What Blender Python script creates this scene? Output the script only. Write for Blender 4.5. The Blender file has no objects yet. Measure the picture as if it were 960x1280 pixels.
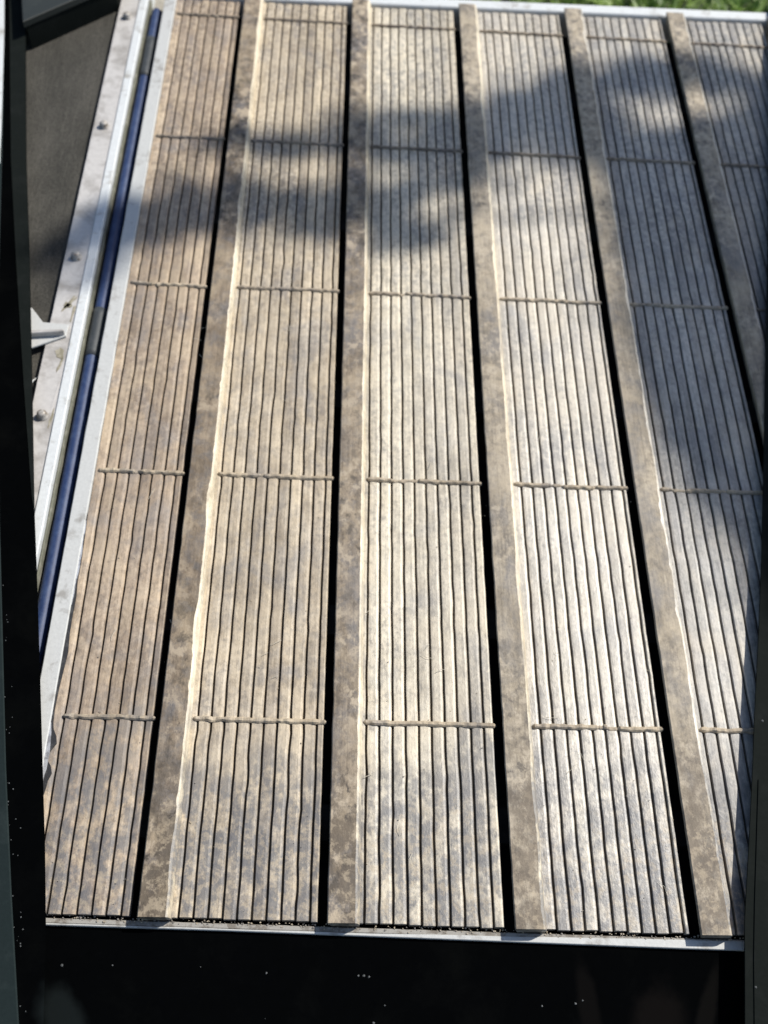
import bpy, math, random
from mathutils import Vector, Matrix, noise
random.seed(7)
sc = bpy.context.scene
col = sc.collection
R = math.radians

# ------------------------------------------------------------------ camera
cd = bpy.data.cameras.new("camera")
cam = bpy.data.objects.new("camera", cd); col.objects.link(cam); sc.camera = cam
cam.location = (-0.1017, -1.758, 1.1685)
cam.rotation_euler = (0.54595, -0.06184, 0.00074)
cd.sensor_fit = 'HORIZONTAL'; cd.sensor_width = 36.0; cd.lens = 48.75
cd.clip_start = 0.02; cd.clip_end = 400
cd.dof.use_dof = True; cd.dof.focus_distance = 1.14; cd.dof.aperture_fstop = 5.6

# ------------------------------------------------------------------ light
SUN = Vector((0.72, 0.46, 0.90)).normalized()
elev = math.asin(SUN.z); az = math.atan2(SUN.x, SUN.y)
w = bpy.data.worlds.new("World"); sc.world = w; w.use_nodes = True
nt = w.node_tree; bg = nt.nodes["Background"]
sky = nt.nodes.new("ShaderNodeTexSky"); sky.sky_type = 'NISHITA'; sky.sun_disc = False
sky.sun_elevation = elev; sky.sun_rotation = az
nt.links.new(sky.outputs[0], bg.inputs[0]); bg.inputs[1].default_value = 0.09
sl = bpy.data.lights.new("sun", 'SUN'); sl.energy = 4.4; sl.angle = R(0.53); sl.color = (1.0, 0.955, 0.88)
so = bpy.data.objects.new("sun", sl); col.objects.link(so)
so.rotation_euler = SUN.to_track_quat('Z', 'Y').to_euler()
sc.view_settings.view_transform = 'Standard'; sc.view_settings.look = 'None'
sc.view_settings.exposure = 0.35; sc.view_settings.gamma = 1.0

# ------------------------------------------------------------------ helpers
def link(o): col.objects.link(o); return o
def mesh(name, vs, fs, mat, parent=None, smooth=False):
    me = bpy.data.meshes.new(name); me.from_pydata([tuple(v) for v in vs], [], fs); me.update()
    if mat: me.materials.append(mat)
    if smooth: me.polygons.foreach_set("use_smooth", [True]*len(me.polygons))
    o = bpy.data.objects.new(name, me); link(o)
    if parent: o.parent = parent
    return o
def thing(name, label, cat, loc=(0, 0, 0), group=None):
    o = bpy.data.objects.new(name, None); link(o); o.location = loc; o.empty_display_size = .05
    o['label'] = label; o['category'] = cat
    if group: o['group'] = group
    return o
def tag(o, label, cat, group=None):
    o['label'] = label; o['category'] = cat
    if group: o['group'] = group
    return o
def prism(poly, z0, z1, bev=0.0):
    """closed prism of a polygon seen from above (anticlockwise), optional top bevel"""
    n = len(poly); vs = [(x, y, z0) for x, y in poly]
    if bev:
        cx = sum(p[0] for p in poly)/n; cy = sum(p[1] for p in poly)/n
        vs += [(x, y, z1-bev) for x, y in poly]
        ins = []
        for i in range(n):
            a = Vector(poly[i-1]); b = Vector(poly[i]); c = Vector(poly[(i+1) % n])
            d1 = (b-a).normalized(); d2 = (c-b).normalized()
            nn = Vector((-(d1.y+d2.y), d1.x+d2.x))
            if nn.length < 1e-6: nn = Vector((-d1.y, d1.x))
            nn.normalize(); s = max(0.35, nn.dot(Vector((-d1.y, d1.x))))
            ins.append(b+nn*bev/s)
        vs += [(p.x, p.y, z1) for p in ins]; L = 3
    else:
        vs += [(x, y, z1) for x, y in poly]; L = 2
    fs = [tuple(range(n-1, -1, -1)), tuple(range((L-1)*n, L*n))]
    for k in range(L-1):
        for i in range(n):
            j = (i+1) % n; fs.append((k*n+i, k*n+j, (k+1)*n+j, (k+1)*n+i))
    return vs, fs
def merge(lst):
    V, F = [], []
    for vs, fs in lst:
        o = len(V); V += list(vs); F += [tuple(i+o for i in f) for f in fs]
    return V, F
def box(x0, x1, y0, y1, z0, z1, bev=0):
    return prism([(x0, y0), (x1, y0), (x1, y1), (x0, y1)], z0, z1, bev)
def tube(path, rad, seg=16, caps=True):
    V, F = [], []; n = len(path)
    up = Vector((0, 0, 1))
    for i, p in enumerate(path):
        p = Vector(p); a = Vector(path[max(0, i-1)]); b = Vector(path[min(n-1, i+1)])
        t = (b-a).normalized(); s = t.cross(up if abs(t.z) < .95 else Vector((1, 0, 0))).normalized(); u = s.cross(t)
        r = rad[i] if isinstance(rad, (list, tuple)) else rad
        for k in range(seg):
            q = 2*math.pi*k/seg; V.append(p+(s*math.cos(q)+u*math.sin(q))*r)
    for i in range(n-1):
        for k in range(seg):
            k2 = (k+1) % seg; F.append((i*seg+k, i*seg+k2, (i+1)*seg+k2, (i+1)*seg+k))
    if caps: F.append(tuple(range(seg-1, -1, -1))); F.append(tuple((n-1)*seg+k for k in range(seg)))
    return V, F
def loft(prof_fn, ys):
    """prof_fn(y) -> closed section [(x,z),...] lofted along y, capped"""
    V, F = [], []
    for y in ys:
        P = prof_fn(y); m = len(P); V += [(x, y, z) for x, z in P]
    for i in range(len(ys)-1):
        for k in range(m):
            k2 = (k+1) % m; F.append((i*m+k, (i+1)*m+k, (i+1)*m+k2, i*m+k2))
    F.append(tuple(range(m))); F.append(tuple((len(ys)-1)*m+k for k in range(m-1, -1, -1)))
    return V, F
def nz(x, y=0, z=0): return noise.noise(Vector((x, y, z)))
def frange(a, b, n): return [a+(b-a)*i/n for i in range(n+1)]

# ------------------------------------------------------------------ materials
def new_mat(name):
    m = bpy.data.materials.new(name); m.use_nodes = True
    return m, m.node_tree, m.node_tree.nodes["Principled BSDF"]
def ramp(nt, fac, stops):
    r = nt.nodes.new("ShaderNodeValToRGB"); e = r.color_ramp.elements
    while len(e) < len(stops): e.new(.5)
    for el, (p, c) in zip(e, stops):
        el.position = p; el.color = (*c, 1) if len(c) == 3 else c
    nt.links.new(fac, r.inputs[0]); return r.outputs[0]
def noi(nt, vec, scale, detail=5, rough=.6, dist=0):
    n = nt.nodes.new("ShaderNodeTexNoise"); n.inputs["Scale"].default_value = scale
    n.inputs["Detail"].default_value = detail; n.inputs["Roughness"].default_value = rough; n.inputs["Distortion"].default_value = dist
    if vec is not None: nt.links.new(vec, n.inputs["Vector"])
    return n.outputs["Fac"]
def mapping(nt, vec, sc_=(1, 1, 1), loc=None):
    m = nt.nodes.new("ShaderNodeMapping"); m.inputs["Scale"].default_value = sc_
    nt.links.new(vec, m.inputs["Vector"])
    if loc is not None: nt.links.new(loc, m.inputs["Location"])
    return m.outputs[0]
def mix(nt, fac, a, b, mode='MIX'):
    m = nt.nodes.new("ShaderNodeMix"); m.data_type = 'RGBA'; m.blend_type = mode
    for s, v in ((m.inputs[0], fac), (m.inputs[6], a), (m.inputs[7], b)):
        if hasattr(v, 'links'): nt.links.new(v, s)
        elif isinstance(v, (int, float)): s.default_value = v
        else: s.default_value = (*v, 1)
    return m.outputs[2]
def math_(nt, op, a, b=0.0, clamp=False):
    m = nt.nodes.new("ShaderNodeMath"); m.operation = op; m.use_clamp = clamp
    for s, v in ((m.inputs[0], a), (m.inputs[1], b)):
        if hasattr(v, 'links'): nt.links.new(v, s)
        else: s.default_value = v
    return m.outputs[0]
def bump(nt, bs, h, strength, dist=.001):
    b = nt.nodes.new("ShaderNodeBump"); b.inputs["Strength"].default_value = strength; b.inputs["Distance"].default_value = dist
    nt.links.new(h, b.inputs["Height"]); nt.links.new(b.outputs[0], bs.inputs["Normal"])
def pos(nt):
    g = nt.nodes.new("ShaderNodeNewGeometry"); return g.outputs["Position"]
def maprange(nt, v, a, b):
    m = nt.nodes.new("ShaderNodeMapRange"); m.inputs[1].default_value = a; m.inputs[2].default_value = b
    m.interpolation_type = 'SMOOTHSTEP'; nt.links.new(v, m.inputs[0]); return m.outputs[0]

def wood(name, tan, pale, dark, dirt=.5, rough=.5, randamt=.16, spec=.4, mott=.45, damp=(.125, .125, .132), mscale=115):
    m, nt, bs = new_mat(name)
    P = pos(nt)
    sep = nt.nodes.new("ShaderNodeSeparateXYZ"); nt.links.new(P, sep.inputs[0])
    oi = nt.nodes.new("ShaderNodeObjectInfo"); rnd = oi.outputs["Random"]
    rv = math_(nt, 'MULTIPLY', rnd, 37.0)
    cv = nt.nodes.new("ShaderNodeCombineXYZ"); nt.links.new(rv, cv.inputs[1])
    Pl = mapping(nt, P, (1, 1, 1), cv.outputs[0])
    # blotches carried across the boards, blotches of each board, fine specks
    big = noi(nt, mapping(nt, P, (1, .55, 1)), 9, 4, .6)
    med = noi(nt, mapping(nt, Pl, (1, .45, 1)), 55, 5, .65)
    mw = noi(nt, P, 60, 4, .7, .1)
    fine = noi(nt, mapping(nt, P, (1, .6, 1)), 260, 4, .75)
    t = math_(nt, 'ADD', math_(nt, 'MULTIPLY', big, .45), math_(nt, 'MULTIPLY', med, .55))
    c = ramp(nt, t, [(.30, dark), (.45, tan), (.62, pale)])
    f2 = ramp(nt, fine, [(.30, (.50, .49, .48)), (.48, (1, 1, 1)), (.70, (1.28, 1.25, 1.18))])
    c = mix(nt, .62, c, mix(nt, 1.0, c, f2, 'MULTIPLY'))
    # grey weathering
    g = ramp(nt, mw, [(.47, (0, 0, 0)), (.62, (1, 1, 1))])
    c = mix(nt, math_(nt, 'MULTIPLY', g, .45*dirt+.12), c, mix(nt, .5, dark, (.20, .20, .21)))
    # small sharp mottling that runs over neighbouring boards
    mo = noi(nt, mapping(nt, P, (1, .8, 1)), mscale, 5, .68, .15)
    ms = noi(nt, P, 5.5, 4, .62, .6)
    zone = math_(nt, 'ADD', maprange(nt, sep.outputs[1], -.75, -.25), maprange(nt, sep.outputs[1], -1.25, -1.45), True)
    zone = math_(nt, 'ADD', math_(nt, 'MULTIPLY', ramp(nt, ms, [(.42, (.08, .08, .08)), (.58, (1, 1, 1))]), .65), math_(nt, 'MULTIPLY', zone, .5), True)
    mott = math_(nt, 'MULTIPLY', zone, mott*1.5, True)
    st = noi(nt, mapping(nt, Pl, (1, .035, 1)), 330, 3, .6)
    c = mix(nt, .55, c, mix(nt, 1, c, ramp(nt, st, [(.36, (.66, .65, .64)), (.56, (1.08, 1.07, 1.05))]), 'MULTIPLY'))
    pt = noi(nt, mapping(nt, P, (1, .6, 1)), 17, 3, .55, .8)
    c = mix(nt, math_(nt, 'MULTIPLY', ramp(nt, pt, [(.50, (0, 0, 0)), (.66, (1, 1, 1))]), .42), c, mix(nt, .4, pale, (.66, .53, .34)))
    c = mix(nt, math_(nt, 'MULTIPLY', ramp(nt, pt, [(.34, (1, 1, 1)), (.48, (0, 0, 0))]), .40), c, mix(nt, .5, dark, (.26, .27, .30)))
    c = mix(nt, math_(nt, 'MULTIPLY', ramp(nt, mo, [(.52, (0, 0, 0)), (.60, (1, 1, 1))]), mott), c, mix(nt, .35, pale, (.62, .52, .38)))
    c = mix(nt, math_(nt, 'MULTIPLY', ramp(nt, mo, [(.38, (1, 1, 1)), (.46, (0, 0, 0))]), mott), c, dark)
    # mud and damp at the near end of the boards (dirt), dark on top of pale crust
    yn = math_(nt, 'ADD', sep.outputs[1], math_(nt, 'MULTIPLY', math_(nt, 'SUBTRACT', big, .5), .35))
    nearm = maprange(nt, yn, -1.30, -1.44)
    dm = ramp(nt, noi(nt, mapping(nt, P, (1, .7, 1)), 38, 5, .72, .1), [(.42, (.1, .1, .1)), (.54, (1, 1, 1))])
    c = mix(nt, math_(nt, 'MULTIPLY', math_(nt, 'MULTIPLY', nearm, dm), .80), c, damp)
    crust = ramp(nt, noi(nt, P, 95, 5, .72, .1), [(.50, (0, 0, 0)), (.59, (1, 1, 1))])
    c = mix(nt, math_(nt, 'MULTIPLY', math_(nt, 'MULTIPLY', maprange(nt, yn, -1.39, -1.50), crust), .5), c, (.42, .345, .245))
    # each board its own tone
    rr = ramp(nt, rnd, [(0, (1-randamt,)*3), (1, (1+randamt, 1+randamt, 1+randamt*.8))])
    c = mix(nt, 1.0, c, rr, 'MULTIPLY')
    nt.links.new(c, bs.inputs["Base Color"])
    bs.inputs["Roughness"].default_value = rough; bs.inputs["Specular IOR Level"].default_value = spec
    h = math_(nt, 'ADD', math_(nt, 'MULTIPLY', fine, .7), med)
    bump(nt, bs, h, .55, .0012)
    return m
SLAT = [wood("brown_boards", (.27, .21, .155), (.41, .325, .245), (.145, .115, .09), .5, .55),
        wood("tan_boards", (.35, .29, .215), (.50, .43, .335), (.17, .148, .125), .5, .50),
        wood("cream_boards", (.425, .38, .305), (.57, .52, .43), (.19, .175, .155), .3, .46, spec=.55, mott=.55),
        wood("pale_boards", (.43, .395, .335), (.57, .53, .465), (.20, .188, .175), .3, .43, spec=.7, mott=.5),
        wood("grey_boards", (.32, .305, .28), (.46, .44, .41), (.16, .157, .155), .4, .45),  # grey boards, base colour also darkened to deepen the tree shade
        wood("grey_boards_far", (.27, .26, .24), (.38, .36, .335), (.13, .128, .127), .4, .45),  # darker again, part of the tree shade sits in this colour
        wood("grey_boards_end", (.36, .345, .32), (.50, .48, .45), (.19, .185, .18), .4, .45)]
BAT = [wood("batten_dark", (.155, .120, .086), (.27, .215, .155), (.052, .045, .037), .9, .7, .05, .3, .75, (.085, .068, .05), 65),
       wood("batten_brown", (.20, .16, .117), (.32, .265, .20), (.072, .062, .052), .9, .7, .05, .3, .75, (.11, .088, .066), 65),
       wood("batten_tan", (.27, .23, .175), (.38, .33, .26), (.12, .105, .088), .6, .65, .05, .3, .6, (.14, .113, .085), 75)]
EDGE = wood("worn_edge", (.52, .45, .33), (.70, .64, .51), (.26, .215, .155), .1, .5, .05, mott=.2)
CORD = [wood("cross_strip_shaded", (.20, .16, .12), (.29, .24, .18), (.11, .09, .07), .2, .7, .08, mott=.3),  # for the far rows: shade on the strips is put into this darker colour
        wood("cross_strip_half_shaded", (.30, .25, .185), (.42, .35, .27), (.16, .13, .10), .2, .7, .08, mott=.3),  # middle row, with some of that shade in the colour
        wood("cross_strip_tan", (.33, .27, .195), (.44, .37, .275), (.18, .15, .11), .2, .7, .08, mott=.3)]

GRIME = None
def paint(name, base, wear, rough, amt=(.58, .68), sc_=30, metal=0, bmp=.25, stretch=(1, 1, 1), spec=.5, fine=(.9, 1.06)):
    m, nt, bs = new_mat(name); P = mapping(nt, pos(nt), stretch)
    n = noi(nt, P, sc_, 6, .65, .3); f = noi(nt, P, sc_*7, 4, .7)
    c = mix(nt, ramp(nt, n, [(amt[0], (0, 0, 0)), (amt[1], (1, 1, 1))]), base, wear)
    c = mix(nt, 1.0, c, ramp(nt, f, [(.3, (fine[0],)*3), (.7, (fine[1],)*3)]), 'MULTIPLY')
    nt.links.new(c, bs.inputs["Base Color"]); bs.inputs["Roughness"].default_value = rough
    bs.inputs["Metallic"].default_value = metal; bs.inputs["Specular IOR Level"].default_value = spec
    bump(nt, bs, f, bmp, .0008)
    return m
WHITE = paint("white_painted_metal", (.47, .475, .46), (.28, .27, .25), .55, (.54, .68), 34)
BRIGHT = paint("bright_painted_lip", (.58, .60, .60), (.34, .33, .30), .55, (.54, .68), 30)
GALV = paint("galvanised_metal", (.52, .50, .475), (.33, .31, .285), .55, (.47, .64), 20, .15)
STAIN = paint("olive_stain", (.22, .20, .14), (.34, .31, .24), .7, (.5, .6), 90)
BOLT = paint("bolt_metal", (.38, .36, .33), (.16, .13, .10), .5, (.48, .6), 160, .2)
BLUE = paint("blue_plastic", (.010, .028, .095), (.026, .050, .125), .55, (.45, .6), 70, fine=(.8, 1.15))
SLEEVE = paint("black_sleeve", (.030, .036, .040), (.055, .06, .065), .6, (.5, .7), 60)
OLIVE = paint("olive_seal", (.16, .16, .12), (.26, .25, .2), .7, (.5, .65), 60)
GRIME = paint("groove_grime", (.085, .066, .048), (.15, .12, .085), .95, (.45, .6), 60, spec=.1)
DARK = paint("dark_underside", (.012, .011, .010), (.02, .018, .016), .9, (.5, .6), 20, spec=.1)
CONC_TRIM = paint("dusty_trim", (.30, .285, .255), (.17, .15, .125), .8, (.46, .58), 90)
BLACK = paint("black_gloss", (.0012, .0014, .0016), (.0022, .0024, .0024), .6, (.5, .7), 12, bmp=.0, spec=.0)
def paint_reflections(m, spots):  # dim reflections on the black, painted into its base colour as soft ellipses
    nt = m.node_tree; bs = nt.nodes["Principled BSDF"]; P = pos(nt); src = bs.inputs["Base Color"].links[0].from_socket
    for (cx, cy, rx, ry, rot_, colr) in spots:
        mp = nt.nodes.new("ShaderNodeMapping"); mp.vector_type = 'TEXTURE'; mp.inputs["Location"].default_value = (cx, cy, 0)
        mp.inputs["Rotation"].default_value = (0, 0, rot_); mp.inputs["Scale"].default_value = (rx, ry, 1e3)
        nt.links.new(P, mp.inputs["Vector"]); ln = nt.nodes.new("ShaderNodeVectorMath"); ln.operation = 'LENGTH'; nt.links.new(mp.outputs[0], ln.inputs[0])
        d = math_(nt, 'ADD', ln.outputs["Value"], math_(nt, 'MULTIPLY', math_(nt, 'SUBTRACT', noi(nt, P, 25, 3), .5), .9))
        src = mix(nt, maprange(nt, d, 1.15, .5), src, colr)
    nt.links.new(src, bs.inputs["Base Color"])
paint_reflections(BLACK, [(-.352, -1.648, .022, .036, .5, (.007, .009, .0093)), (.255, -1.655, .030, .055, -.3, (.0045, .004, .0038)), (.185, -1.64, .012, .06, .1, (.0035, .0033, .0032)), (.31, -1.64, .010, .05, -.4, (.0042, .004, .0038))])
BLACK2 = paint("black_green_plastic", (.0075, .0095, .0085), (.011, .013, .012), .75, (.5, .7), 30, bmp=.3, spec=.04)
RIMM = paint("rim_grey", (.0125, .019, .0195), (.019, .027, .027), .6, (.5, .7), 30, bmp=.2, spec=.05)
DUST = paint("dust", (.06, .065, .065), (.12, .125, .125), .8, (.5, .6), 200)
BOXM = paint("dark_green_plastic", (.011, .0155, .0142), (.016, .021, .019), .6, (.5, .65), 18, bmp=.5)
TAPE = paint("black_torn_tape", (.02, .02, .022), (.05, .05, .05), .5, (.5, .6), 80)
FOIL = paint("bare_metal_flake", (.60, .61, .63), (.35, .35, .36), .35, (.5, .6), 120, .5)
BARK = paint("bark", (.12, .09, .065), (.06, .05, .04), .9, (.45, .6), 12, bmp=1)
def concrete():
    m, nt, bs = new_mat("ground_concrete"); P = pos(nt)
    a = noi(nt, P, 6, 5, .6); b = noi(nt, P, 90, 5, .75); v = nt.nodes.new("ShaderNodeTexVoronoi"); v.inputs["Scale"].default_value = 140
    nt.links.new(P, v.inputs["Vector"])
    c = ramp(nt, a, [(.35, (.30, .275, .225)), (.65, (.40, .365, .30))])
    c = mix(nt, 1, c, ramp(nt, b, [(.3, (.72, .72, .72)), (.7, (1.25, 1.25, 1.22))]), 'MULTIPLY')
    nt.links.new(c, bs.inputs["Base Color"]); bs.inputs["Roughness"].default_value = .9
    bump(nt, bs, math_(nt, 'ADD', b, v.outputs["Distance"]), .6, .004); return m
CONC = concrete()
def mat_floor():
    m, nt, bs = new_mat("ribbed_rubber_mat"); P = pos(nt)
    a = noi(nt, mapping(nt, P, (1, .35, 1)), 16, 5, .6); b = noi(nt, P, 420, 3, .7); e = noi(nt, mapping(nt, P, (1, .12, 1)), 190, 3, .6)
    c = ramp(nt, a, [(.32, (.046, .044, .038)), (.68, (.073, .069, .060))])
    c = mix(nt, 1, c, ramp(nt, b, [(.35, (.6, .6, .6)), (.65, (1.3, 1.3, 1.3))]), 'MULTIPLY')
    c = mix(nt, 1, c, ramp(nt, e, [(.3, (.85, .85, .85)), (.7, (1.12, 1.12, 1.1))]), 'MULTIPLY')
    nt.links.new(c, bs.inputs["Base Color"]); bs.inputs["Roughness"].default_value = .85; bs.inputs["Specular IOR Level"].default_value = .2
    bump(nt, bs, math_(nt, 'ADD', b, e), .8, .0012); return m
MATF = mat_floor()
def soil():
    m, nt, bs = new_mat("grassy_soil"); P = pos(nt)
    c = ramp(nt, noi(nt, P, 8, 6, .7), [(.35, (.03, .045, .015)), (.65, (.06, .09, .03))])
    nt.links.new(c, bs.inputs["Base Color"]); bs.inputs["Roughness"].default_value = .95; return m
SOIL = soil()
def leafm(name, a, b, trans=.3):
    m, nt, bs = new_mat(name)
    g = nt.nodes.new("ShaderNodeNewGeometry")
    c = ramp(nt, g.outputs["Random Per Island"], [(0, a), (1, b)])
    nt.links.new(c, bs.inputs["Base Color"]); bs.inputs["Roughness"].default_value = .5
    tr = nt.nodes.new("ShaderNodeBsdfTranslucent"); nt.links.new(c, tr.inputs[0])
    ms = nt.nodes.new("ShaderNodeMixShader"); ms.inputs[0].default_value = trans
    nt.links.new(bs.outputs[0], ms.inputs[1]); nt.links.new(tr.outputs[0], ms.inputs[2])
    nt.links.new(ms.outputs[0], nt.nodes["Material Output"].inputs[0]); return m
GRASS = leafm("grass_blades", (.10, .20, .03), (.30, .42, .10), .35)
LEAF = leafm("tree_leaves", (.035, .075, .02), (.07, .12, .035), .15)

# ------------------------------------------------------------------ setting
GZ = -0.45
g = mesh("ground", [(-150, -150, GZ-.02), (150, -150, GZ-.02), (150, 150, GZ-.02), (-150, 150, GZ-.02)], [(0, 1, 2, 3)], SOIL); g['kind'] = 'structure'
v, f = prism([(-6, -5), (1.6, -5), (1.6, .42), (-.45, .62), (-.45, 1.6), (-6, 1.6)], GZ-.3, GZ, .01)
p = mesh("pavement", v, f, CONC); p['kind'] = 'structure'
# grass: leafy blades beyond the far end of the deck
V, F = [], []
rg = random.Random(3)
for i in range(15000):
    x = rg.uniform(-.44, 2.6); y = rg.uniform(.64, 2.4)
    cl = .5+.5*nz(x*9, y*9, 3)
    if rg.random() > .35+cl: continue
    h = rg.uniform(.03, .085)*(.6+.8*cl); a = rg.uniform(0, 6.28); lean = rg.uniform(.2, 1.1)*h; wd = rg.uniform(.003, .007)
    dx, dy = math.cos(a), math.sin(a); px, py = -dy*wd, dx*wd; o = len(V); z = GZ-.015
    V += [(x-px*.6, y-py*.6, z), (x+px*.6, y+py*.6, z), (x+px+dx*lean*.45, y+py+dy*lean*.45, z+h*.65), (x-px+dx*lean*.45, y-py+dy*lean*.45, z+h*.65), (x+dx*lean*1.3, y+dy*lean*1.3, z+h)]
    F += [(o, o+1, o+2, o+3), (o+3, o+2, o+4)]
gr = mesh("grass", V, F, GRASS); gr['kind'] = 'stuff'; gr['label'] = 'bright green leafy grass beyond the far end of the slatted deck'; gr['category'] = 'grass'

# ------------------------------------------------------------------ slatted deck
deck = thing("slatted_deck", "weathered tan wooden slatted deck with raised battens, white edge trims and short cross strips", "deck", (0, 0, GZ))
deck_parent_fix = Matrix.Translation((0, 0, -GZ))
def part(name, v, f, mat, parent=deck, smooth=False):
    o = mesh(name, v, f, mat, parent, smooth); o.matrix_parent_inverse = parent.matrix_basis.inverted() if parent.parent is None else Matrix.Identity(4)
    return o
# the deck parts are all authored in world units; each parent's inverse takes its base offset out again
SLOT = .0100; BW = .0345; CH = .0062
KX = [-.2978, -.1, .0994, .3, .4963, .6935]       # left edge of the dark slot beside each batten
XL = -.4105; XR = .905
def y_near(x): return -1.5595-.019*x
def y_far(x): return .056+.026*x
HB = .0128
def wob(seed, y, amp):
    return amp*1.1*nz(y*31, (seed % 20)*.13, 11)*(1+max(0, nz(y*4, int(seed/20), 3))*2)+amp*(nz(y*9, seed*7.3, 1)+.55*nz(y*38, seed*3.1, 5)) + amp*1.5*max(0, nz(y*24, seed*5.7, 9)-.30)*4
GAPW = .0025; PITCH = .0154
bays = []
for k in range(7):
    x0 = XL if k == 0 else KX[k-1]+SLOT+BW
    x1 = KX[k] if k < 6 else XR-.001
    if k == 0: first = None; lines = [KX[0]-.0088-PITCH*j for j in range(6, -1, -1)]
    else:
        off = {1: .0066, 2: .0052, 3: .0122, 4: .0075, 5: .0070, 6: .006}[k]
        lines = []
        xx = x0+off
        while xx < x1-.0035: lines.append(xx); xx += PITCH
    bays.append((x0, x1, lines))
for k, (x0, x1, lines) in enumerate(bays):
    ed = [x0-.002]+lines+[x1]
    for j in range(len(ed)-1):
        a, b = ed[j], ed[j+1]; sa, sb = k*20+j, k*20+j+1
        la = 0 if j == 0 else GAPW/2; lb = 0 if j == len(ed)-2 else GAPW/2
        zt = random.uniform(-.0006, .0004); tw = random.uniform(-.0004, .0004)
        xm = (a+b)/2
        def prof(y):
            xa = a+la+(wob(sa, y, .0005) if j else 0)+.0003*nz(y*60, sa, 2)
            xb = b-lb+(wob(sb, y, .0005) if j < len(ed)-2 else .0006*nz(y*40, sb, 4))+.0003*nz(y*60, sb, 7)
            w_ = xb-xa; r = min(.0014, w_*.3); z = zt+.0005*nz(y*14, sa*2.2, 3)
            return [(xa, -.009), (xa, z-r*.6), (xa+r*.3, z-r*.12), (xa+w_*.22, z), (xa+w_*.74, z+tw*.4), (xb-r*.7, z-r*.35+tw), (xb, z-r*1.2), (xb, -.009)]
        v, f = loft(prof, frange(y_far(xm)-random.uniform(0, .002), y_near(xm)+random.uniform(0, .0015), 110))
        part("slat", v, f, SLAT[k], smooth=False)
for k, (x0, x1, lines) in enumerate(bays):   # dirty boards under the slats, seen down the grooves
    a, b = x0-.001, x1-.002
    v, f = prism([(a, y_near(a)+.002), (b, y_near(b)+.002), (b, y_far(b)-.003), (a, y_far(a)-.003)], -.0088, -.0050)
    part("backing_board", v, f, GRIME)
# battens: body with a pale worn chamfer down the right-hand edge
for k, x in enumerate(KX):
    a = x+SLOT; b = a+BW-CH; a -= {0: 0, 1: .0002, 2: .0010, 3: .0020, 4: .0024, 5: .0024}[k]
    bm_ = BAT[0] if k == 0 else BAT[1] if k in (1,) else BAT[2]
    def cut(y):   # where the top ends and the worn chamfer starts; ragged
        rag = max(0, nz(y*11, k*4.1, 8)-.12)*.012+max(0, nz(y*45, k*2.1, 8)-.2)*.005
        base = {0: .6, 1: .25, 2: .5, 3: .8, 4: .8, 5: .6}[k]
        return b+.001-rag*base+.0006*nz(y*120, k, 6)
    def prof(y):
        l = a+.0007*nz(y*30, k, 1)+.0016*max(0, nz(y*23, k*3, 2)-.3)
        c = cut(y); h = HB+.0006*nz(y*8, k, 4)
        return [(l+.0065, -.010), (l, h-.0016), (l+.0011, h-.0002), (l+(c-l)*.5, h+.0002), (c, h), (c, -.010)]
    ys = frange(y_far(a)+.004, y_near(a)-.0025, 420)
    v, f = loft(prof, ys)
    o = part("batten", v, f, bm_, smooth=False)
    def prof2(y):
        c = cut(y)+.00005; h = HB+.0006*nz(y*8, k, 4); e = b+CH+.0006*nz(y*50, k, 12)
        z1 = {0: .006, 1: .004, 2: .004, 3: .003, 4: .003, 5: .003}[k]
        return [(c, -.009), (c, h-.0001), (c+(e-c)*.45, h-.0012-.0008*max(0, nz(y*70, k, 3))), (e, z1), (e, -.009)]
    v, f = loft(prof2, ys)
    part("worn_edge", v, f, EDGE if k < 3 else SLAT[3], smooth=False)
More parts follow.
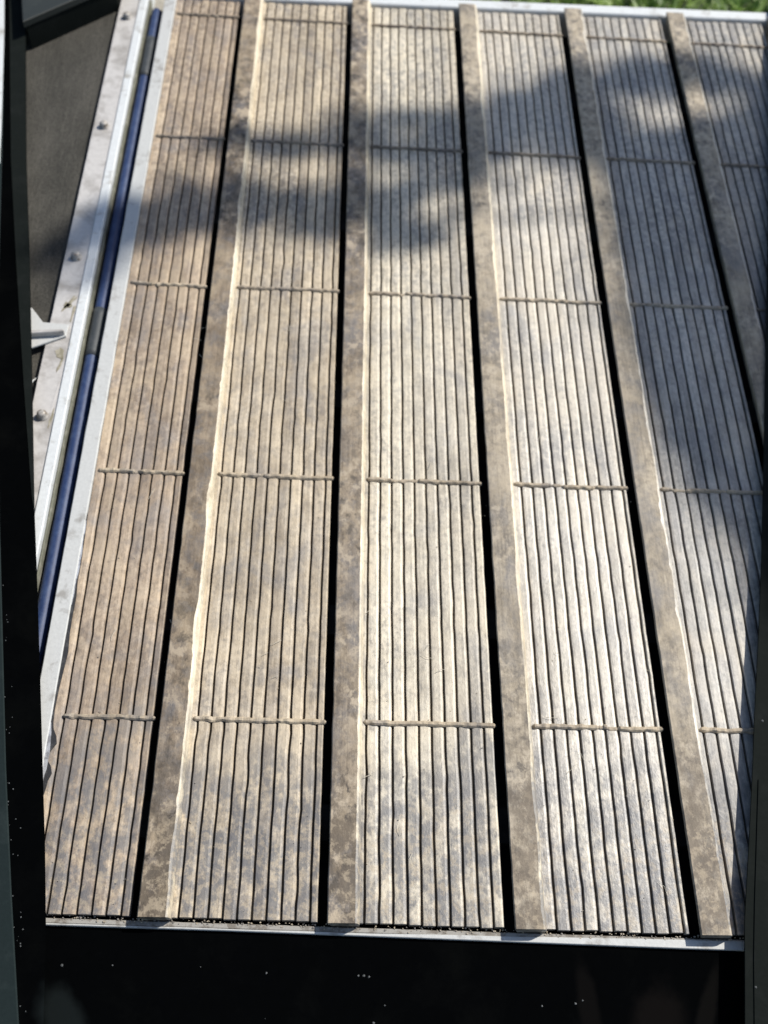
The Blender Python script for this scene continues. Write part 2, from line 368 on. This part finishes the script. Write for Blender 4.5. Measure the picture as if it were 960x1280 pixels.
# cross strips: thin bumpy cords of wood laid over the slats, broken in places
ROWS = [0.0, -.3328, -.6611, -.9962, -1.3359]
breaks = {(0, 1): [(.62, .65)], (0, 2): [(.30, .33)], (0, 3): [(.42, .46)], (0, 4): [], (2, 2): [(.30, .36), (.55, .56)], (1, 3): [(.37, .39)], (2, 3): [(.20, .47)],
          (3, 3): [(.32, .43), (.70, .71)], (3, 4): [(.50, .54), (.56, .66)], (4, 3): [(.10, .24), (.55, .60)], (4, 2): [(.12, .16)], (5, 3): [(.3, .34)], (1, 2): [(.36, .37)]}
for r, yr in enumerate(ROWS):
    for k, (x0, x1, lines) in enumerate(bays):
        s0 = x0+(.010 if k == 0 and r == 4 else .002); s1 = x1+(.003 if k < 6 else -.004)
        pieces = []; cur = s0
        for b0, b1 in breaks.get((k, r), []):
            w2 = (b1-b0)*.8; e0 = s0+(s1-s0)*(b0+.1*(b1-b0)); e1 = e0+(s1-s0)*w2
            pieces.append((cur, e0, 1)); pieces.append((e0-.0005, e1+.0005, .38)); cur = e1
        pieces.append((cur, s1, 1)); L = []
        for q, (pa, pb, thick) in enumerate(pieces):
            n = max(4, int((pb-pa)/.0025)); sh = random.uniform(-.0012, .0012) if q else 0
            V, F = [], []
            for i in range(n+1):
                t = i/n; x = pa+(pb-pa)*t; e = min(1, min(i, n-i)/1.5+.45)
                yc = yr-.0010*nz(x*25, r*3, k)*1.2-.0009*nz(x*90, r*3, k+9)+sh+(x-x0)*-.004; hw = (.0030+.0016*nz(x*140, r*5+k, 2))*e*(.6+.4*thick); h = (.0029+.0022*nz(x*130, r*7+k, 5))*e*thick
                for (dy, dz) in ((-1, -1.3), (-.95, .35), (-.45, .95), (.35, 1), (.9, .45), (1, -1.3)):
                    V.append((x, yc+dy*hw, max(-.0015, dz*h)+.0002))
            for i in range(n):
                for m in range(5): F.append((i*6+m, i*6+m+1, (i+1)*6+m+1, (i+1)*6+m))
            F.append(tuple(range(5, -1, -1))); F.append(tuple(n*6+m for m in range(6)))
            L.append((V, F))
        v, f = merge(L)
        part("cross_strip", v, f, CORD[0 if r < 2 else 1 if r == 2 else 2], smooth=False)
# dark underside tray and bearers
v, f = merge([box(-.436, XR, -1.572, .05, -.040, -.034), box(-.42, XR-.02, -1.56, -1.50, -.09, -.042), box(-.42, XR-.02, -.80, -.72, -.09, -.042), box(-.42, XR-.02, -.02, .04, -.09, -.042)])
part("underside", v, f, DARK)
for yb in (-1.45, -1.2, -.85, -.5, -.17):
    v, f = box(-.408, XR-.004, yb-.02, yb+.02, -.034, -.0095); part("bearer", v, f, DARK)
for (lx, ly) in ((-.38, -1.5), (.85, -1.5), (-.38, 0), (.85, 0)):
    v, f = box(lx-.02, lx+.02, ly-.02, ly+.02, GZ, -.0905); part("leg", v, f, GALV)
# white side trim on the left
def tprof(y):
    e = .0006*nz(y*25, 2, 2)
    return [(-.4335, -.033), (-.4335+e, .0035), (-.4325, .0045), (-.4140+e, .0045), (-.4128+e, .0032), (-.4128, -.033)]
v, f = loft(tprof, frange(.062, -1.566, 120)); part("side_trim", v, f, WHITE)
# far trim and near trim
def strip(xs, fy0, fy1, z0, z1, bv):
    V, F = [], []
    for x in xs:
        a, b = fy0(x), fy1(x); V += [(x, a, z0), (x, a, z1-bv), (x, a+bv, z1), (x, b-bv, z1), (x, b, z1-bv), (x, b, z0)]
    for i in range(len(xs)-1):
        for m in range(6):
            m2 = (m+1) % 6; F.append((i*6+m, i*6+m2, (i+1)*6+m2, (i+1)*6+m))
    F.append(tuple(range(5, -1, -1))); F.append(tuple((len(xs)-1)*6+m for m in range(6)))
    return V, F
xs = frange(-.4335, XR, 60)
v, f = strip(xs, lambda x: y_far(x)+.005, lambda x: y_far(x)+.031, -.05, .004, .002); part("far_trim", v, f, BRIGHT)
xs = frange(-.436, XR, 90)
v, f = strip(xs, lambda x: y_near(x)-.0084, lambda x: y_near(x)-.0032+.0006*nz(x*60), -.033, -.0050, .0008); part("near_trim", v, f, CONC_TRIM)
v, f = strip(xs, lambda x: y_near(x)-.0102-.0035*max(0, min(1, (x+.2)*2)), lambda x: y_near(x)-.0085+.0042*max(0, min(1, (x+.05)*2.6))+.0004*nz(x*14), -.0332, -.0045, .0006); part("near_trim_lip", v, f, WHITE)
# black tape and bare metal showing where the left edge is torn
def flake(pts, z0, z1, mat):
    v, f = prism(pts, z0, z1); part("torn_edge", v, f, mat)
def blob(y0, y1, w0, seed, x=-.4128):
    A, B = [], []
    n = 14
    for i in range(n+1):
        t = i/n; y = y0+(y1-y0)*t; ww = w0*math.sin(math.pi*t)**.6*(.75+.9*nz(t*6, seed)); A.append((x-.001+.0006*nz(t*9, seed+3), y)); B.append((x+max(.0006, ww), y))
    return B+A[::-1]
flake(blob(-1.40, -1.065, .0052, 1), -.004, .0018, TAPE)
flake(blob(-1.195, -1.075, .0026, 4), .0018, .0024, FOIL)
flake(blob(-1.455, -1.335, .0105, 8), -.004, .0022, TAPE)
flake(blob(-1.43, -1.345, .0060, 12), .0022, .0029, FOIL)

# crumbs and fibres lying on the near trim and the boards
rc = random.Random(23); L = []
def crumb(x, y, z, r):
    V = []; n = 5; F = []
    for rr_, zz in ((1, -.1), (.7, .8)):
        for q in range(n):
            k_ = r*rr_*(1+rc.uniform(-.45, .45)); V.append((x+k_*math.cos(q*1.257), y+k_*math.sin(q*1.257)*.8, z+zz*r))
    for q in range(n): q2 = (q+1) % n; F.append((q, q2, n+q2, n+q))
    F.append(tuple(n+q for q in range(n))); return V, F
for i in range(420):
    x = rc.uniform(-.40, .60); L.append(crumb(x, y_near(x)-abs(rc.gauss(.0028, .0018)), -.0049, rc.uniform(.0004, .0013)))
for i in range(160):
    x = rc.uniform(-.40, .60); y = -1.55+abs(rc.gauss(0, .35)); L.append(crumb(x, y, .0003, rc.uniform(.0004, .0010)))
cb = mesh("crumbs", *merge(L), wood("crumb_dirt", (.30, .24, .16), (.50, .43, .32), (.10, .08, .06))); cb['kind'] = 'stuff'
cb['label'] = 'loose brown and tan crumbs of dirt scattered on the near trim'; cb['category'] = 'crumbs'
L = []
for i in range(46):
    x = rc.uniform(-.39, .5); y = rc.uniform(-1.54, -.6); a = rc.uniform(0, 3.14); l = rc.uniform(.003, .009); b_ = rc.uniform(-.002, .002)
    p0 = Vector((x-math.cos(a)*l, y-math.sin(a)*l, .0012)); p1 = Vector((x+b_, y+b_, .0026)); p2 = Vector((x+math.cos(a)*l, y+math.sin(a)*l, .0013))
    L.append(tube([p0, p1, p2], .00028, 4))
fb = mesh("fibres", *merge(L), paint("dry_fibre", (.55, .50, .40), (.35, .30, .22), .7)); fb['kind'] = 'stuff'
fb['label'] = 'fine dry fibres caught on the tan boards'; fb['category'] = 'fibres'

# ------------------------------------------------------------------ blue tube in the gap
tb = thing("blue_tube", "long blue plastic tube with black sleeves lying in the gap left of the deck", "tube", (-.4505, -.75, -.03))
TX, TZ, TR = -.4492, -.0155, .0092
ys = [.030, .0285, .026, .02]+frange(.0, -1.56, 60)
v, f = tube([(TX+.0006*nz(y*4, 1), y, TZ) for y in ys], [.003, .006, .008, TR-.0004]+[TR]*61, 24)
def tpart(name, v, f, mat, smooth=True):
    o = mesh(name, v, f, mat, tb, smooth); o.matrix_parent_inverse = Matrix.Translation((.4505, .75, .03)); return o
tpart("tube_body", v, f, BLUE)
for y0, y1 in ((-.060, -.168), (-.706, -.795)):
    v, f = tube([(TX+.0006*nz(y*4, 1), y, TZ) for y in frange(y0, y1, 8)], TR+.0011, 24); tpart("sleeve", v, f, SLEEVE)
v, f = box(-.4625, -.4375, -1.57, .045, -.033, TZ-TR-.0006); tpart("channel_floor", v, f, DARK, False)

# ------------------------------------------------------------------ side rail with bolts
rail = thing("side_rail", "galvanised side rail with bolt heads and a bright raised lip, left of the blue tube", "rail", (-.49, -.75, GZ))
def rpart(name, v, f, mat, smooth=False):
    o = mesh(name, v, f, mat, rail, smooth); o.matrix_parent_inverse = Matrix.Translation((.49, .75, -GZ)); return o
def rprof(y):
    e = .0005*nz(y*22, 1)
    return [(-.5135+e, -.045), (-.5135+e, -.0012), (-.5125+e, 0), (-.4795, .0002), (-.4795, -.045)]
v, f = loft(rprof, frange(.12, -1.60, 160)); rpart("flange", v, f, GALV)
def lprof(y):
    e = .0006*nz(y*18, 5)
    return [(-.4794, -.045), (-.4794, .0006), (-.4786, .0026+e), (-.4780, .0029+e), (-.4665+e, .0032+e), (-.4652+e, .0024), (-.4648+e, .0), (-.4648+e, -.045)]
v, f = loft(lprof, frange(.12, -1.60, 160)); rpart("raised_lip", v, f, BRIGHT)
def oprof(y):
    e = .0012*nz(y*30, 7)+.002*max(0, nz(y*9, 3)-.2)
    return [(-.4636, -.034), (-.4636, -.0065), (-.4612+e, -.0060), (-.4612+e, -.034)]
v, f = loft(oprof, frange(.05, -1.57, 140)); rpart("seal_strip", v, f, OLIVE)
v, f = merge([box(-.51, -.484, y-.02, y+.02, GZ, -.0455) for y in (.05,)]); rpart("support_post", v, f, GALV)
v, f = box(-.51, -.484, -1.52, -1.48, GZ, -.0455); rpart("support_post", v, f, GALV)
for y in (-.0192, -.3162, -.6152, -.9118, -1.21):
    V, F = [], []; n = 16
    rr = [(.0085, 0.0005), (.0083, .0014), (.0066, .0020), (.0066, .0066), (.0052, .0086), (.0024, .0095)]
    for r_, z_ in rr:
        for q in range(n): V.append((-.4955+r_*math.cos(2*math.pi*q/n), y+r_*math.sin(2*math.pi*q/n), z_))
    for i in range(len(rr)-1):
        for q in range(n): q2 = (q+1) % n; F.append((i*n+q, i*n+q2, (i+1)*n+q2, (i+1)*n+q))
    F.append(tuple((len(rr)-1)*n+q for q in range(n)))
    rpart("bolt", V, F, BOLT, True)
# olive and brown scuffs around the bracket: thin flakes of old sealant on the flange
def scuff(cx, cy, w_, h_, rot_, seed, mat=STAIN):
    P = []
    for i in range(14):
        q = 2*math.pi*i/14; rr_ = 1+.9*nz(math.cos(q)*1.5, math.sin(q)*1.5, seed)
        x, y = w_*rr_*math.cos(q), h_*rr_*math.sin(q); P.append((cx+x*math.cos(rot_)-y*math.sin(rot_), cy+x*math.sin(rot_)+y*math.cos(rot_)))
    v, f = prism(P, .00021, .0006); rpart("sealant_scuff", v, f, mat)
scuff(-.4905, -.800, .0065, .0085, .2, 3); scuff(-.487, -.823, .0022, .012, -.2, 5)
scuff(-.4900, -.705, .0028, .020, -.5, 7); scuff(-.4945, -.712, .005, .006, 0, 9); scuff(-.4835, -.725, .0018, .020, -.05, 11)
scuff(-.4845, -.88, .0014, .030, -.05, 13, GALV); scuff(-.4835, -.915, .0017, .012, -.1, 15)

# bracket bolted to the rail
br = thing("metal_bracket", "white metal gusset bracket with upright fin beside the side rail", "bracket", (-.51, -.76, -.0103))
def bpart(name, v, f, mat):
    o = mesh(name, v, f, mat, br); o.matrix_parent_inverse = Matrix.Translation((.51, .76, .0103)); return o
v, f = prism([(-.60, -.800), (-.5290, -.796), (-.4855, -.772), (-.4850, -.750), (-.5220, -.748), (-.5420, -.722), (-.60, -.690)], .0012, .0040, .0008)
bpart("plate", v, f, WHITE)
v, f = prism([(-.60, -.787), (-.4950, -.7730), (-.4875, -.7705), (-.4875, -.7680), (-.495, -.7675), (-.60, -.778)], .0042, .0135, .001); bpart("fin", v, f, GALV)
v, f = box(-.60, -.585, -.80, -.69, -.0103, .0010); bpart("post", v, f, GALV)
# thin white wire hanging out below the bracket
wr = mesh("wire", *tube([(-.5165, -.835, -.012), (-.5195, -.850, -.002), (-.5215, -.866, .001), (-.5205, -.882, 0), (-.5175, -.897, -.004), (-.5165, -.915, -.012), (-.5165, -.93, -.03)], .0011, 8), WHITE, None, True)
tag(wr, "thin white wire looping out at the edge of the side rail", "wire")

# ------------------------------------------------------------------ brown mat on its platform beside the rail
pf = thing("side_platform", "dull brown textured mat beside the bolted rail at the left", "mat", (-.8, -.6, GZ))
def mpart(name, v, f, mat):
    o = mesh(name, v, f, mat, pf); o.matrix_parent_inverse = Matrix.Translation((.8, .6, -GZ)); return o
v, f = prism([(-1.1, -1.75), (-.5150, -1.75), (-.5150, .32), (-1.1, .32)], -.022, -.0105, .001); mpart("mat", v, f, MATF)
v, f = prism([(-1.1, -1.75), (-.516, -1.75), (-.516, .32), (-1.1, .32)], -.060, -.0225); mpart("board", v, f, DARK)
for lx, ly in ((-1.05, -1.7), (-.56, -1.7), (-1.05, .27), (-.56, .27)):
    v, f = box(lx-.02, lx+.02, ly-.02, ly+.02, GZ, -.0605); mpart("leg", v, f, GALV)

# ------------------------------------------------------------------ dark box in the corner
bx = thing("dark_box", "dark green plastic box on the brown mat, cut off at the top left corner", "box", (-.6, .08, -.0105))
def xpart(name, v, f, mat, sm=False):
    o = mesh(name, v, f, mat, bx, sm); o.matrix_parent_inverse = Matrix.Translation((.6, -.08, .0105)); return o
v, f = prism([(-.6505, -.1110), (-.5165, .0165), (-.5165, .25), (-.685, .25), (-.685, .05), (-.6735, .0)], -.0105, .034, .002); xpart("box_body", v, f, BLACK2)
v, f = prism([(-.6535, -.1150), (-.4935, .0350), (-.500, .26), (-.69, .26), (-.69, .05), (-.677, -.005)], .0342, .046, .0012); xpart("lid", v, f, BOXM)
V, F = [], []
for r_, z_ in ((.005, .046), (.0047, .0485), (.0025, .050)):
    for q in range(12): V.append((-.598+r_*math.cos(q*math.pi/6), .010+r_*math.sin(q*math.pi/6), z_))
for i in range(2):
    for q in range(12): q2 = (q+1) % 12; F.append((i*12+q, i*12+q2, (i+1)*12+q2, (i+1)*12+q))
F.append(tuple(24+q for q in range(12))); xpart("stud", V, F, BOLT, True)

# ------------------------------------------------------------------ black surround: two bars across the deck and the apron in front
bz = thing("black_surround", "glossy black bezel bordering the deck on the left, right and near sides, with dust specks", "bezel", (0, -1.65, -.03))
def zpart(name, v, f, mat, smooth=False):
    o = mesh(name, v, f, mat, bz, smooth); o.matrix_parent_inverse = Matrix.Translation((0, 1.65, .03)); return o
Z0, Z1 = .0142, .0168
inn = [(-.6825, .04), (-.6743, -.0088), (-.5995, -.425), (-.5583, -.6319), (-.5292, -.7852), (-.503, -.9238), (-.4751, -1.0734), (-.4565, -1.1643), (-.4297, -1.2993), (-.4095, -1.4026), (-.3925, -1.4889), (-.3789, -1.5651), (-.3757, -1.5843), (-.3600, -1.70), (-.34, -1.85)]
lip = [(-.7110, .04), (-.702, -.0115), (-.6228, -.4268), (-.5779, -.6331), (-.5241, -.8705), (-.4822, -1.0497)]
outr = [(-.7150, .04), (-.7103, -.0123), (-.6529, -.333), (-.6071, -.602), (-.5671, -.8306), (-.5154, -1.0867), (-.4486, -1.4034), (-.4178, -1.5381), (-.3889, -1.6577), (-.35, -1.85)]
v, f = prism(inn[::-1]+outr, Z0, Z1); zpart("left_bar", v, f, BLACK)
v, f = prism(inn[:7][::-1]+lip, Z1, Z1+.0012); zpart("inner_lip", v, f, BLACK2)
far = [(x-.05, y) for x, y in outr]
v, f = prism(far+outr[::-1], Z0-.001, Z1+.002, .0012)
v = [(x, y, z) for x, y, z in v]; zpart("rim", v, f, RIMM)
inr = [(.7193, .1274), (.6226, -.3342), (.5532, -.6629), (.4974, -.9323), (.4598, -1.1105), (.434, -1.2242), (.4094, -1.3281), (.3965, -1.3863), (.375, -1.4771), (.3566, -1.5528), (.3512, -1.5824), (.33, -1.70), (.30, -1.85)]
v, f = prism(inr+[(.40, -1.85), (.55, -1.4), (.78, -.33), (.88, .1274)], Z0, Z1); zpart("right_bar", v, f, BLACK2)
v, f = prism([(.400, -1.40), (.3700, -1.5363), (.3585, -1.5925), (.3465, -1.6605), (.31, -1.85), (.335, -1.85), (.42, -1.50), (.43, -1.40)], Z1, Z1+.0014); zpart("right_lip", v, f, BLACK2)
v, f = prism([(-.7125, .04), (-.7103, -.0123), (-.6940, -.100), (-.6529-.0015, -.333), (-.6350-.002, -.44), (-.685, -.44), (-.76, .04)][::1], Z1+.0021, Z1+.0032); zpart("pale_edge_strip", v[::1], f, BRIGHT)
# apron: black panel in front of the near trim
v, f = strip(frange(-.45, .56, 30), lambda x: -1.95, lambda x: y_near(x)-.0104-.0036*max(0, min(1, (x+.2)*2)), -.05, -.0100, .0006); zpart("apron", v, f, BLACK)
# dust specks and small bubbles
rd = random.Random(11); L = []
def speck(x, y, z, r):
    n = 6; V = []; F = []
    for lv, (rr_, zz) in enumerate(((1, 0), (.75, .6), (.2, .9))):
        for q in range(n):
            k_ = r*rr_*(1+rd.uniform(-.35, .35)); V.append((x+k_*math.cos(q*1.047), y+k_*math.sin(q*1.047), z+zz*r*.7))
    for i in range(2):
        for q in range(n): q2 = (q+1) % n; F.append((i*n+q, i*n+q2, (i+1)*n+q2, (i+1)*n+q))
    F.append(tuple(2*n+q for q in range(n))); return V, F
for x, y in [(-.1514, -1.6065), (-.0555, -1.608), (-.0500, -1.6079), (-.0446, -1.6087), (-.0279, -1.6359), (-.3103, -1.6003), (.1357, -1.6355), (.1714, -1.633), (.1793, -1.6299), (-.3618, -1.6008), (-.0393, -1.6524)]:
    L.append(speck(x, y, -.0101, rd.uniform(.0009, .0015)))
for i in range(2):
    L.append(speck(rd.uniform(-.33, .32), rd.uniform(-1.66, -1.595), -.0101, rd.uniform(.0003, .0006)))
for i in range(34):
    t = rd.random()**.8; y = -1.15-.5*t; i2 = 0
    while outr[i2+1][1] > y: i2 += 1
    s = (y-outr[i2][1])/(outr[i2+1][1]-outr[i2][1]); x = outr[i2][0]+s*(outr[i2+1][0]-outr[i2][0])+abs(rd.gauss(.004, .004))
    L.append(speck(x, y, Z1-.0001, rd.uniform(.0003, .0009)))
L.append(speck(.4183, -1.3291, Z1-.0001, .0016)); L.append(speck(.3553, -1.6189, Z1+.0012, .0015))
v, f = merge(L); o = zpart("dust_speck", v, f, DUST); o['kind'] = 'stuff'
# legs that carry the apron on the pavement
for (lx, ly) in ((-.40, -1.9), (.40, -1.9)):
    v, f = box(lx-.02, lx+.02, ly-.02, ly+.02, GZ, -.0502); zpart("leg", v, f, BLACK2)

# ------------------------------------------------------------------ tree whose boughs shade the deck
tree = thing("tree", "leafy tree beside the deck whose boughs throw the dappled shade", "tree", (7.7, 5.0, GZ-.02))
def trpart(name, v, f, mat, smooth=False):
    o = mesh(name, v, f, mat, tree, smooth); o.matrix_parent_inverse = Matrix.Translation((-7.7, -5.0, -GZ+.02)); return o
def up(x, y, H):  # the point at height H on the sun ray that ends at deck point (x, y)
    return Vector((x+H*SUN.x/SUN.z, y+H*SUN.y/SUN.z, H))
trunk = [Vector((7.7, 5.0, GZ-.02)), Vector((7.6, 4.9, 1.2)), Vector((7.5, 4.75, 3.0)), Vector((7.6, 4.9, 4.6)), Vector((7.6, 5.2, 6.2))]
v, f = tube(trunk, [.20, .16, .14, .10, .05], 12); trpart("trunk", v, f, BARK, True)
boughs = {
 'a': ([(-.50, -.60), (-.40, -.505), (-.285, -.487), (-.10, -.497), (.03, -.50)], 3.6, .056),
 'b': ([(-.12, -.335), (-.003, -.292), (.135, -.252), (.28, -.180), (.40, -.125), (.52, -.075), (.64, -.12)], 3.8, .048),
 'd': ([(-.30, -.335), (-.20, -.345), (-.08, -.345), (.02, -.335)], 3.7, .022),
 'e': ([(-.14, -.50), (.02, -.44), (.14, -.37), (.24, -.31)], 3.9, .05),
 'c': ([(.0, -.35), (.14, -.30), (.28, -.27), (.38, -.25)], 3.8, .045),
}
leafV, leafF = [], []
rl = random.Random(5)
def leaf(p, s):
    a = rl.uniform(0, 6.28); t = rl.uniform(-.8, .8); d_ = Vector((math.cos(a), math.sin(a), t)).normalized()
    u_ = d_.cross(Vector((rl.uniform(-1, 1), rl.uniform(-1, 1), 1))).normalized(); o = len(leafV)
    leafV.extend([p-d_*s*.5, p+u_*s*.24, p+d_*s*.5, p-u_*s*.24]); leafF.append((o, o+1, o+2, o+3))
for key, (pl, H, wd) in boughs.items():
    pts = [up(x, y, H+.12*math.sin(i*1.7)) for i, (x, y) in enumerate(pl)]; pts_end = (.42, -.45) if key == 'a' else (.9, -.15) if key == 'b' else (.6, -.3)
    pts2 = pts+[up(pts_end[0], pts_end[1], H+.1), trunk[2]+Vector((0, 0, .6 if key == 'a' else 1.2))]
    n = len(pts2); v, f = tube(pts2, [.0025+.0035*i/(n-1) for i in range(n-2)]+[.012, .035], 7); trpart("bough", v, f, BARK, True)
    for i in range(len(pl)-1):
        for m in range({'a': 360, 'b': 250, 'c': 230, 'd': 110, 'e': 75}[key]):
            t = rl.random(); x = pl[i][0]+(pl[i+1][0]-pl[i][0])*t+rl.gauss(0, .03); y = pl[i][1]+(pl[i+1][1]-pl[i][1])*t+rl.gauss(0, wd*.55)
            if nz(x*12, y*12, 2) < -.22 and rl.random() < .85: continue
            leaf(up(x, y, H+rl.uniform(-.5, .6)), rl.uniform(.03, .055))
# the dense bough over the right-hand side
poly = [(.300, -.30), (.325, -.45), (.335, -.62), (.335, -.78), (.37, -.92), (.415, -1.04), (.47, -1.20), (.75, -1.35), (1.2, -1.2), (1.2, .0), (.80, .02), (.66, -.13), (.60, -.20), (.50, -.245), (.40, -.262)]
def inside(x, y):
    c = False; j = len(poly)-1
    for i in range(len(poly)):
        xi, yi = poly[i]; xj, yj = poly[j]
        if (yi > y) != (yj > y) and x < (xj-xi)*(y-yi)/(yj-yi)+xi: c = not c
        j = i
    return c
cnt = 0
while cnt < 13500:
    x = rl.uniform(.28, 1.2); y = rl.uniform(-1.35, .05)
    x += rl.gauss(0, .012); y += rl.gauss(0, .02)
    if not inside(x, y): continue
    if nz(x*7, y*7, 4) < -.30 and rl.random() < .45: continue
    cnt += 1; leaf(up(x, y, rl.uniform(3.9, 5.2)), rl.uniform(.05, .085))
for pl in ([(.36, -.50), (.6, -.45), (.9, -.35)], [(.42, -.95), (.65, -.85), (1.0, -.7)], [(.45, -.30), (.7, -.22), (1.0, -.1)]):
    pts2 = [up(x, y, 4.5) for x, y in pl]+[trunk[2]+Vector((0, 0, .8))]
    v, f = tube(pts2, [.004, .010, .018, .03], 7); trpart("bough", v, f, BARK, True)
# the rest of the crown, round the trunk top
for m in range(5000):
    q = rl.uniform(0, 6.28); ph = rl.uniform(-1, 1); rr_ = rl.random()**.4
    p_ = Vector((7.8+1.3*rr_*math.cos(q)*math.sqrt(1-ph*ph), 5.5+1.3*rr_*math.sin(q)*math.sqrt(1-ph*ph), 6.0+1.4*rr_*ph))
    if nz(p_.x*2, p_.y*2, p_.z*2) < -.05: continue
    leaf(p_, rl.uniform(.06, .11))
o = trpart("foliage", leafV, leafF, LEAF); o['kind'] = 'stuff'
